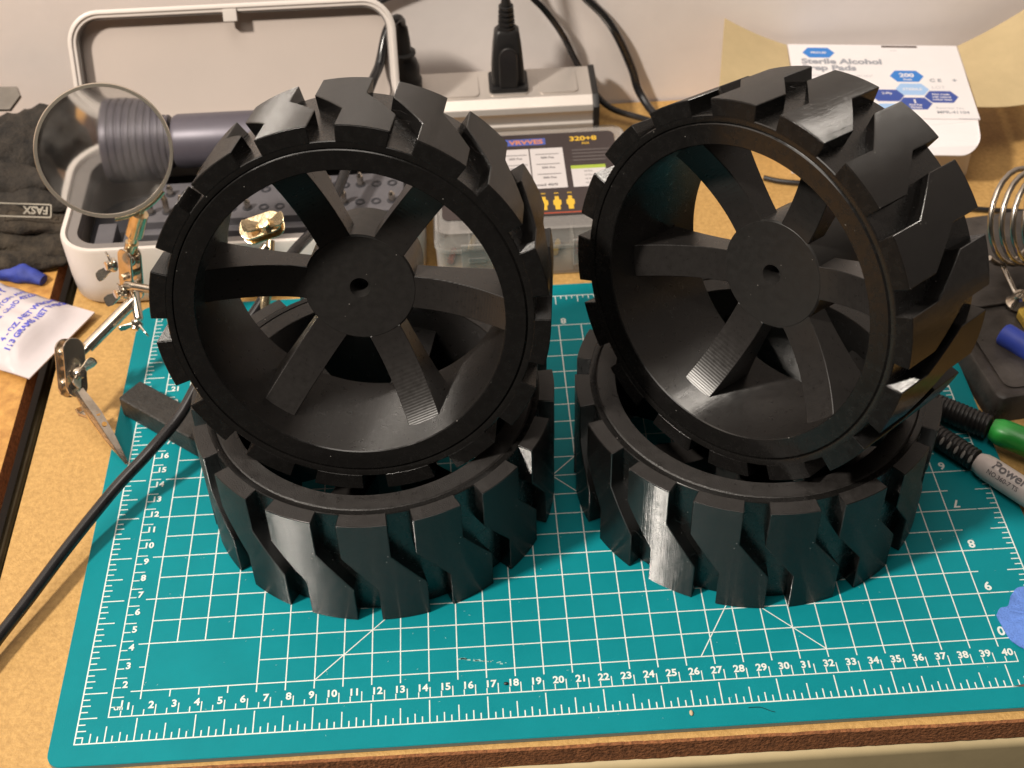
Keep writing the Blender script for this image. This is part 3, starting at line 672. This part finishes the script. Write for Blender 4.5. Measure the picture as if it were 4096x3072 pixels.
def clampblock(c, ax, lx, L=1.2, wd=.62, gap=.26, m=None):
    """two pressed plates bolted together"""
    Rm = at(c, frame(ax, lx)); m = m or M['chrome']
    pl = rrect(-L, L, -wd, wd, wd*.95, 6)
    g = G()
    for z in (-gap-.16, gap): g.add(prism(pl, z, z+.16), Rm)
    o = build('clamp_plates', g, m, hh, bevel=.06, smooth=45)
    g = G()
    for x in (-.62, .62): g.add(ball((x*L/1.2, 0, 0), .36, 8), Rm)
    build('ball_joint', g, m, o)
    build('bolt', G().add(lathe([(.01, -gap-.3), (.2, -gap-.3), (.2, gap+.42), (.01, gap+.42)], 6, cap=True), Rm), m, o, smooth=20)
    return o
# joint that carries the lens
J = V3((.0, 25.0, 4.7))
clampblock((-.02, 25.4, 5.3), (-.6, -.75, .25), (.1, .25, 1), 1.55, .5)
wing((-.65, 25.0, 6.3), (-.75, -.55, .3), (.45, -.2, .9), .95)
wing((-.5, 24.8, 4.6), (-.7, -.65, .25), (.6, -.3, .75), .95)
wing((.35, 23.0, 3.9), (-.3, -.8, -.4), (1, -.2, 0), .8)
build('joint_post', tube([(.05, 25.2, 4.9), (.2, 24.2, 4.4), (.4, 23.3, 3.95), (.42, 23.2, 3.9)], [.26, .26, .24, .2], 12), M['chrome'], hh)
# lens rod and ferrule
lc = V3((-.17, 27.0, 12.05)); rl = 3.33
fwd = (V3((18.086, -33.622, 51.916))-lc).normalized()
axl = V3((.22, -.88, .42)).normalized()
Lm = at(lc, frame(axl, (1, 0, 0)))
dnl = V3((.42, -.2, -1)); dnl = (dnl-axl*dnl.dot(axl)).normalized()
a_ = lc+dnl*(rl+.05); b_ = V3((.12, 25.9, 6.5))
build('lens_rod', tube([lerp(a_, b_, t) for t in (0, .12, .13, .62, .63, .8, .81, 1)], [.2, .24, .47, .47, .28, .26, .36, .34], 14), M['brass'], hh)
g = G().add(lathe([(rl-.10, -.16), (rl+.06, -.16), (rl+.10, 0), (rl+.06, .16), (rl-.10, .16), (rl-.05, 0)], 72, closed=True), Lm)
lr = build('lens_frame', g, mat('bright_nickel', (0.82, 0.74, 0.62), 0.28, 0.85), hh)
build('lens_clasp', tube([lc+(dnl*math.cos(t)+axl.cross(dnl)*math.sin(t))*(rl+.14) for t in [math.radians(a) for a in range(-24, 25, 6)]], .16, 10), M['brass'], lr)
pr = []
nl = 10
for i in range(nl+1): r = (rl-.09)*i/nl; pr.append((max(r, .002), .17*(1-(r/(rl-.09))**2)+.03))
pr2 = [(r, -z) for r, z in pr[::-1]]
build('lens', G().add(lathe(pr+pr2, 64, cap=True), Lm), M['glass'], lr, smooth=80)
# lower arm, block and alligator clip
build('lower_arm', tube([(.25, 24.5, 4.5), (.1, 24.3, 4.4), (.08, 24.28, 4.38), (-2.25, 22.0, 3.25), (-2.26, 21.98, 3.24), (-2.75, 21.5, 3.05)], [.2, .2, .33, .33, .2, .2], 14), M['chrome'], hh)
clampblock((-2.95, 20.75, 3.0), (.75, -.5, .45), (.0, .75, .9), 1.55, .62, .3)
wing((-2.45, 20.25, 3.05), (.75, -.5, .45), (.55, .75, .3), .85)
tipv = V3((-.05, 16.4, .12)); st = V3((-2.55, 19.7, 2.3))
dv = (tipv-st).normalized(); upn = V3((.5, -.2, .8)); upn = (upn-dv*upn.dot(dv)).normalized(); sdn = dv.cross(upn)
def jaw(side, m, nm):
    rows = []; L = (tipv-st).length
    for t, wd, h in ((0, .26, .22), (.10, .30, .26), (.35, .34, .36), (.62, .30, .26), (.85, .18, .12), (1, .10, .02)):
        c = st+dv*L*t; o = upn*side
        rows.append([c+sdn*wd+o*.02, c-sdn*wd+o*.02, c-sdn*wd*.75+o*h, c+sdn*wd*.75+o*h])
    return build(nm, loft(rows), m, hh, bevel=.03, smooth=40)
jw = jaw(1, M['chrome'], 'clip_jaw'); jaw(-1, M['brass'], 'clip_jaw')
g = G()
for t in (.36, .50): g.add(lathe([(.13, 0), (.13, .02), (.01, .02)], 14, cap=True), at(st+dv*(tipv-st).length*t+upn*.335, frame(upn)))
build('clip_hole', g, M['sideb'], jw)
build('clip_lever', loft([[st+dv*1.4-upn*.25+sdn*.2, st+dv*1.4-upn*.25-sdn*.2, st+dv*1.5-upn*.4-sdn*.2, st+dv*1.5-upn*.4+sdn*.2], [st+dv*.8-upn*.75+sdn*.32, st+dv*.8-upn*.75-sdn*.32, st+dv*.95-upn*.85-sdn*.32, st+dv*.95-upn*.85+sdn*.32], [st+dv*.55-upn*.7+sdn*.3, st+dv*.55-upn*.7-sdn*.3, st+dv*.55-upn*.85-sdn*.3, st+dv*.55-upn*.85+sdn*.3]]), M['chrome'], hh, bevel=.03)
# second block, seen through the wheel
clampblock((7.35, 25.4, 7.9), (-.1, -.5, .85), (1, .25, .1), 1.15, .6, m=M['brass'])
wing((7.6, 25.1, 8.2), (-.1, -.5, .85), (1, .1, .1), 1.05, m=M['brass'])
build('second_arm', tube([(7.75, 24.9, 7.4), (7.6, 23.6, 6.4), (7.3, 22.2, 5.3), (7.0, 21.2, 3.0)], [.22, .25, .32, .36], 12), M['brass'], hh)

# ================================================================== sachet
sa = thing('sachet', 'white plastic sachet with blue lettering hanging over the table edge', 'sachet', (-7, 27.5, ZD))
so = V3((-3.62, 28.55, .12)); sv = (V3((-6.36, 23.3, .05))-so); sw = sv.length; sv.normalize()       # along the sealed bottom edge
su = V3((-.875, .484, 0)); su = (su-sv*su.dot(sv)).normalized(); sn = V3((0, 0, 1))
L = 11.5; na, nb = 34, 20; vs = []; fs = []
def szf(a, b):
    """height of the film: flat seal, then a shallow pillow with creases"""
    e = min(b, 1-b)*2
    t = max(0, min(1, (a*L-.45)/1.6)); t = t*t*(3-2*t)
    return .03+.85*t*(1-(1-e)**2.6)*(.85+.15*math.sin(a*7))+.15*noise.noise(V3((a*9, b*7, 1)))*t+.05*noise.noise(V3((a*20, b*16, 3)))*t
def spt(a, b, dz=0): return so+sv*(b*sw)+su*(a*L)+sn*(szf(a, b)+dz)+V3((0, 0, .12*max(0, .3-a)))
for i in range(na+1):
    for j in range(nb+1): vs.append(spt(i/na, j/nb))
for i in range(na+1):
    for j in range(nb+1): p = spt(i/na, j/nb); q = so+sv*(j/nb*sw)+su*(i/na*L); vs.append(V3((p.x, p.y, min(p.z-.015, q.z-.02-.06*(i > 1)*(0 < j < nb)))))
q = (na+1)*(nb+1)
for i in range(na):
    for j in range(nb):
        a = i*(nb+1)+j; fs += [(a, a+1, a+nb+2, a+nb+1), (q+a, q+a+nb+1, q+a+nb+2, q+a+1)]
rim = [j for j in range(nb+1)]+[i*(nb+1)+nb for i in range(1, na+1)]+[na*(nb+1)+j for j in range(nb-1, -1, -1)]+[i*(nb+1) for i in range(na-1, 0, -1)]
for a, b in zip(rim, rim[1:]+rim[:1]): fs.append((a, b, q+b, q+a))
build('film', (vs, fs), M['film'], sa, smooth=60)
def on_sachet(lst):
    g = G()
    for s, size, b, a, bold in lst:
        tv, tf = text(s, size, 'LEFT', bold)
        # text runs against sv (towards the tip), its up direction is su
        g.add(([spt(min(.999, max(0, (a+p[1])/L)), min(1, max(0, (b-p[0])/sw)), .012) for p in tv], tf))
    return g
g = on_sachet([('113 GRAMS NET WEIGHT', .50, 5.05, 1.95, .022), ('4 - OZ. NET WEIGHT', .50, 4.55, 2.62, .022), ('COLUMBUS, OHIO 43227-22', .50, 5.6, 3.95, .016), ('2545 LIVINGSTON AVE', .50, 5.2, 4.62, .014), ('COMPANY', .95, 5.2, 5.6, .02), ('CHEMICAL', .95, 5.2, 7.0, .012)])
build('printed_lettering', g, M['blueink'], sa, smooth=0)

# ================================================================== gloves, plate and cloth on the side table
def blob_tube(pts, r, seed, amp=.30, n=28, k=12, flat=.75):
    P = smooth_path(pts, k); m = len(P)
    rr = []
    for i in range(m):
        t = i/(m-1)*(len(r)-1); j = min(int(t), len(r)-2); rr.append(r[j]+(r[j+1]-r[j])*(t-j))
    v, f = tube(P, rr, n)
    o = []
    for i, p in enumerate(v):
        c = P[i//n]; d = p-c; s = 1+amp*noise.noise(V3(p)*.55+V3((seed, 0, 0)))*1.6+amp*.7*noise.noise(V3(p)*1.7+V3((0, seed, 0)))
        q = c+d*s; q.z = c.z+(q.z-c.z)*flat; o.append(V3((q.x, q.y, max(q.z, ZD+.02))))
    return o, f
def glove(label, parts, m, seed, group=None):
    t = thing('work_glove', label, 'glove', (-10, 38, ZD))
    g = G()
    for pts, r in parts[:1]: g.add(blob_tube(pts, r, seed))
    pm = build('palm', g, m, t, smooth=70)
    for i, (pts, r) in enumerate(parts[1:]): build('finger', blob_tube(pts, r, seed+i*3.3), m, t, smooth=70)
    return t, pm
t, pm = glove('dark brown suede work glove with folded fingers lying lowest in the pile', [
    ([(-16.50, 38.0, 1.0), (-11.50, 37.2, 1.1), (-8.00, 36.3, .9), (-5.40, 35.8, .5)], [2.0, 1.9, 1.5, .5]),
    ([(-14.50, 35.0, .7), (-9.50, 34.7, .75), (-6.10, 34.5, .5), (-4.90, 34.6, .3)], [1.0, 1.05, .9, .35]),
    ([(-14.50, 36.2, 1.5), (-10.00, 35.6, 1.75), (-6.70, 35.3, 1.5), (-5.10, 35.4, 1.0)], [.9, .95, .85, .35]),
    ([(-14.00, 33.2, .3), (-9.50, 33.4, .5), (-6.90, 33.6, .3), (-5.90, 33.9, .1)], [.7, .8, .7, .3])], M['glove2'], 2)
t2, pm2 = glove('black knitted work glove with crumpled cuff on top of the pile under the grey plate', [
    ([(-17.50, 41.5, 2.4), (-11.50, 41.0, 2.8), (-8.10, 40.6, 2.6), (-6.10, 40.2, 1.6)], [2.3, 2.3, 1.9, .6]),
    ([(-15.50, 38.6, 2.9), (-11.00, 38.3, 3.2), (-7.50, 38.0, 2.8), (-5.90, 38.2, 2.0)], [1.1, 1.15, 1.0, .4]),
    ([(-13.0, 43.6, 2.2), (-9.5, 43.8, 2.6), (-7.0, 43.6, 2.2), (-5.9, 43.2, 1.2)], [1.7, 1.8, 1.6, .7]),
    ([(-12.50, 37.0, 2.0), (-8.90, 37.0, 2.3), (-6.50, 36.9, 1.9), (-5.40, 37.0, 1.4)], [.8, .9, .8, .35])], M['glove'], 11)
pn = V3((.10, -.72, .68)).normalized(); px_ = V3((.97, .02, -.12)); px_ = (px_-pn*px_.dot(pn)).normalized(); py_ = pn.cross(px_)
pc = V3((-7.9, 34.9, 3.0))
g = G(); o1 = rrect(-2.0, 1.35, -.42, .42, .12, 4); o2 = rrect(-1.92, 1.27, -.34, .34, .08, 4)
v = [pc+px_*x+py_*y+pn*.02 for x, y in o1]+[pc+px_*x+py_*y+pn*.02 for x, y in o2]; k = len(o1)
g.add((v, [(i, (i+1) % k, k+(i+1) % k, k+i) for i in range(k)]))
put(g, text('FASX', .62, 'LEFT', .02), pc+px_*1.15+py_*.23+pn*.02, -px_, -py_)
build('sewn_patch', g, M['patch'], t, smooth=0)
pb = thing('bracket_plate', 'small grey perforated plate lying on the black glove against the wall', 'plate', (-10.5, 45, 4))
Pm = at((-11.6, 45.6, 4.15), Matrix.Rotation(math.radians(-4), 4, 'Z') @ Matrix.Rotation(math.radians(28), 4, 'X'))
g = G().add(prism([(-6, -.9), (1.0, -.9), (1.55, .1), (1.25, .75), (-6, .75)], 0, .3), Pm); build('plate_body', g, M['plate'], pb, bevel=.05)
g = G()
for x, y in ((-.1, .2), (-1.1, -.35)): g.add(lathe([(.28, .302), (.22, .31), (.01, .31)], 14, cap=True), at((0, 0, 0)) if False else Pm @ Matrix.Translation(V3((x, y, 0))))
build('plate_hole', g, M['dark'], pb)
v, f = blob_tube([(-14, 33.9, .15), (-10.5, 33.4, .25), (-8.4, 32.6, .1), (-7.2, 32.0, 0)], [.9, .9, .7, .3], 21)
tag(build('blue_cloth', (v, f), M['bluecloth'], None, smooth=60), 'crumpled dark blue cloth peeking out between gloves and sachet', 'cloth')

# ================================================================== soldering stand, pens, tape
ss = thing('soldering_stand', 'black soldering iron stand with coiled steel spring holder and sponge tray', 'soldering stand', (50, 24, ZD), None)
Rs = at((44.95, 16.5, 0), Matrix.Rotation(math.radians(7), 4, 'Z'))
def srect(ins, z, r=.5, x1=10, y1=15): return [Rs @ V3((x, y, z)) for x, y in rrect(ins, x1-ins, ins, y1-ins, r, 5)]
build('stand_base', loft([srect(-.35, ZD+.02), srect(0, ZD+1.25), srect(.08, ZD+1.33), srect(.55, ZD+1.33), srect(.7, ZD+1.25)]), M['standblk'], ss, smooth=40)
build('stand_plate', G().add(prism(rrect(.5, 9.5, 7.0, 14.5, .3, 4), 1.0, 1.18), Rs), M['standblk'], ss, bevel=.06)
trx = [(x, y) for x, y in rrect(.75, 9.2, .7, 6.6, .6, 5)]
build('sponge_tray', G().add(loft([[(x, y, 1.045) for x, y in trx], [(x*.94+.3, y*.92+.3, .55) for x, y in trx], [(x*.9+.5, y*.88+.45, .3) for x, y in trx]]), Rs), M['standblk'], ss, smooth=30)
o = build('sponge', G().add(prism(rrect(3.6, 8.6, 1.8, 6.0, .3, 4), 1.07, 1.6), Rs), M['sponge'], None, bevel=.1); tag(o, 'yellow sponge in the tray of the soldering stand', 'sponge')
ax = V3((.58, -.72, .36)).normalized(); e1 = ax.orthogonal().normalized(); e2 = ax.cross(e1); sc0 = V3((48.25, 27.5, 4.4)); pts = []
for i in range(7*24+1):
    t = i/24; r = 2.72-.10*t; a = 2*math.pi*t; pts.append(sc0+ax*(t*.62)+(e1*math.cos(a)+e2*math.sin(a))*r)
build('spring', tube(pts, .16, 10), M['steel'], ss, smooth=70)
pts = []
for i in range(8*20+1):
    t = i/20; a = 2*math.pi*t; pts.append(sc0+V3((1.3, .4, .2))+ax*(t*.42)+(e1*math.cos(a)+e2*math.sin(a))*1.15)
build('inner_spring', tube(pts, .10, 8), M['steel'], ss, smooth=70)
build('spring_post', tube([(48.0, 26.3, 1.9), (48.1, 25.2, 1.7), (48.3, 23.8, 1.3), (48.3, 23.8, 1.15)], .16, 12), M['steel'], ss)
build('post_screw', G().add(lathe([(.75, 1.19), (.75, 1.3), (.5, 1.55), (.42, 1.9), (.01, 2.0)], 20, cap=True), at((48.3, 23.7, 0))), M['chrome'], ss)
bf = thing('blue_cylinder', 'blue plastic marker lying in the sponge tray of the soldering stand', 'cylinder', (47.2, 20.4, .9))  # plain blue cylinder, what it belongs to is unknown
bd = V3((.62, -.78, -.05)).normalized()
build('cylinder_body', G().add(lathe([(.01, 0), (.55, 0), (.64, .08), (.66, .25), (.66, 3.0), (.62, 3.1), (.01, 3.1)], 28, cap=True), at((46.55, 21.2, 1.35), frame(bd))), M['blueplas'], bf)
build('cylinder_collar', G().add(lathe([(.01, 3.1), (.72, 3.1), (.72, 3.6), (.01, 3.6)], 28, cap=True), at((46.55, 21.2, 1.35), frame(bd))), M['rubber'], bf)
def tool_pen(label, a, b, cut, r, mbody, ribs):
    a, b = V3(a), V3(b); d = (b-a).normalized(); L = (b-a).length
    t = thing('hobby_tool', label, 'hand tool', (a+b)/2)
    pr = [(.01, 0), (r*.75, .02)]
    kk = int(cut/.22)
    for i in range(kk): pr += [(r*.93, .06+.22*i), (r*.97, .10+.22*i), (r*.97, .18+.22*i), (r*.90, .22+.22*i)]
    pr += [(.01, cut)]
    build('grip', G().add(lathe(pr, 24, cap=True), at(a, frame(d))), M['rubber'], t, smooth=50)
    pr = [(.01, cut), (r*.8, cut), (r*1.02, cut+.35), (r*1.08, cut+.7), (r*1.1, L-.8), (r*.95, L-.2), (r*.6, L), (.01, L)]
    bd = build('handle', G().add(lathe(pr, 28, cap=True), at(a, frame(d))), mbody, t, smooth=50)
    if ribs:
        tow = V3((-.45, -.62, .55)); tow = (tow-d*tow.dot(d)).normalized(); sd = d.cross(tow); g = G()
        for i in range(int(cut/.42)):
            g.add(ball((0, 0, 0), 1, 6, (.09, .055, .23)), at(a+d*(.3+.42*i)+tow*r*.93, frame(tow.cross(d), d)))
        build('grip_rib', g, M['white_rib'], t)
    return t, bd, d
t, bd_, d = tool_pen('white handled hobby tool with ribbed black grip and the word Power on it', (40.4, 15.75, .62), (45.4, 9.3, .62), 3.85, .60, M['whiteplas'], True)
a = V3((40.4, 15.75, .62)); tow = V3((-.10, -.62, .78)); tow = (tow-d*tow.dot(d)).normalized(); up_ = tow.cross(d); g = G(); g2 = G()
def wrap(gg, s, size, along, y0, bold):
    tv, tf = text(s, size, 'LEFT', bold); r = .675
    gg.add(([a+d*(along+p[0])+tow*(r*math.cos((y0+p[1])/r))+up_*(r*math.sin((y0+p[1])/r)) for p in tv], tf))
wrap(g, 'Power', .72, 4.75, .0, .02); wrap(g, 'NO.360-7 TS', .32, 4.7, -.38, .004); wrap(g, 'G', .9, 7.25, -.1, .02)
build('printed_word', g, M['label_gy'], bd_, smooth=0)
tool_pen('green handled hobby tool with black fabric grip beside the soldering stand', (40.9, 17.35, .72), (46.9, 12.6, .72), 4.1, .66, M['greenplas'], False)
pts = [(41.05, 3.75), (41.35, 4.15), (41.75, 4.25), (42.1, 4.85), (42.8, 5.2), (44.6, 4.3), (44.9, 3.0), (43.8, 2.2), (42.6, 1.75), (41.85, 1.8), (41.45, 2.1), (41.2, 2.7)]
P2 = smooth_path([(x, y, 0) for x, y in pts]+[(pts[0][0], pts[0][1], 0)], 5)[:-1]
g = G(); cx, cy = 42.9, 3.3; rings = []
for s in (1, .8, .55, .3, .05):
    rings.append([(cx+(p.x-cx)*s, cy+(p.y-cy)*s, .05+.35*(1-s)+.16*noise.noise(V3((p.x*s*1.3, p.y*s*1.3, 2)))+.08*noise.noise(V3((p.x*3, p.y*3, s)))) for p in P2])
und = [(x, y, z-.05) for x, y, z in rings[0]]
g.add(loft([und]+rings)); o = build('tape_scrap', g, M['tape'], None, smooth=60); tag(o, 'torn scrap of blue masking tape lying on the mat ruler edge', 'tape')
# debris
o = build('black_speck', ball((17.2*1+1.27+.15, 1.72, .06), .085, 5, (1.3, .9, .7)), M['rubber'], None); tag(o, 'tiny black plastic speck on the mat ruler beside number 17', 'speck')
o = build('crumb', ball((26.5, -.35, .05), .12, 6, (.7, 1.2, .5)), M['crumb'], None); tag(o, 'tiny beige crumb on the front border of the mat', 'crumb')
o = build('hair', tube(smooth_path([(29.0, -.25, .03), (29.5, -.28, .05), (29.9, -.48, .04), (30.1, -.55, .03)], 4), .012, 5), M['rubber'], None); tag(o, 'short dark hair lying on the front border of the mat', 'hair')
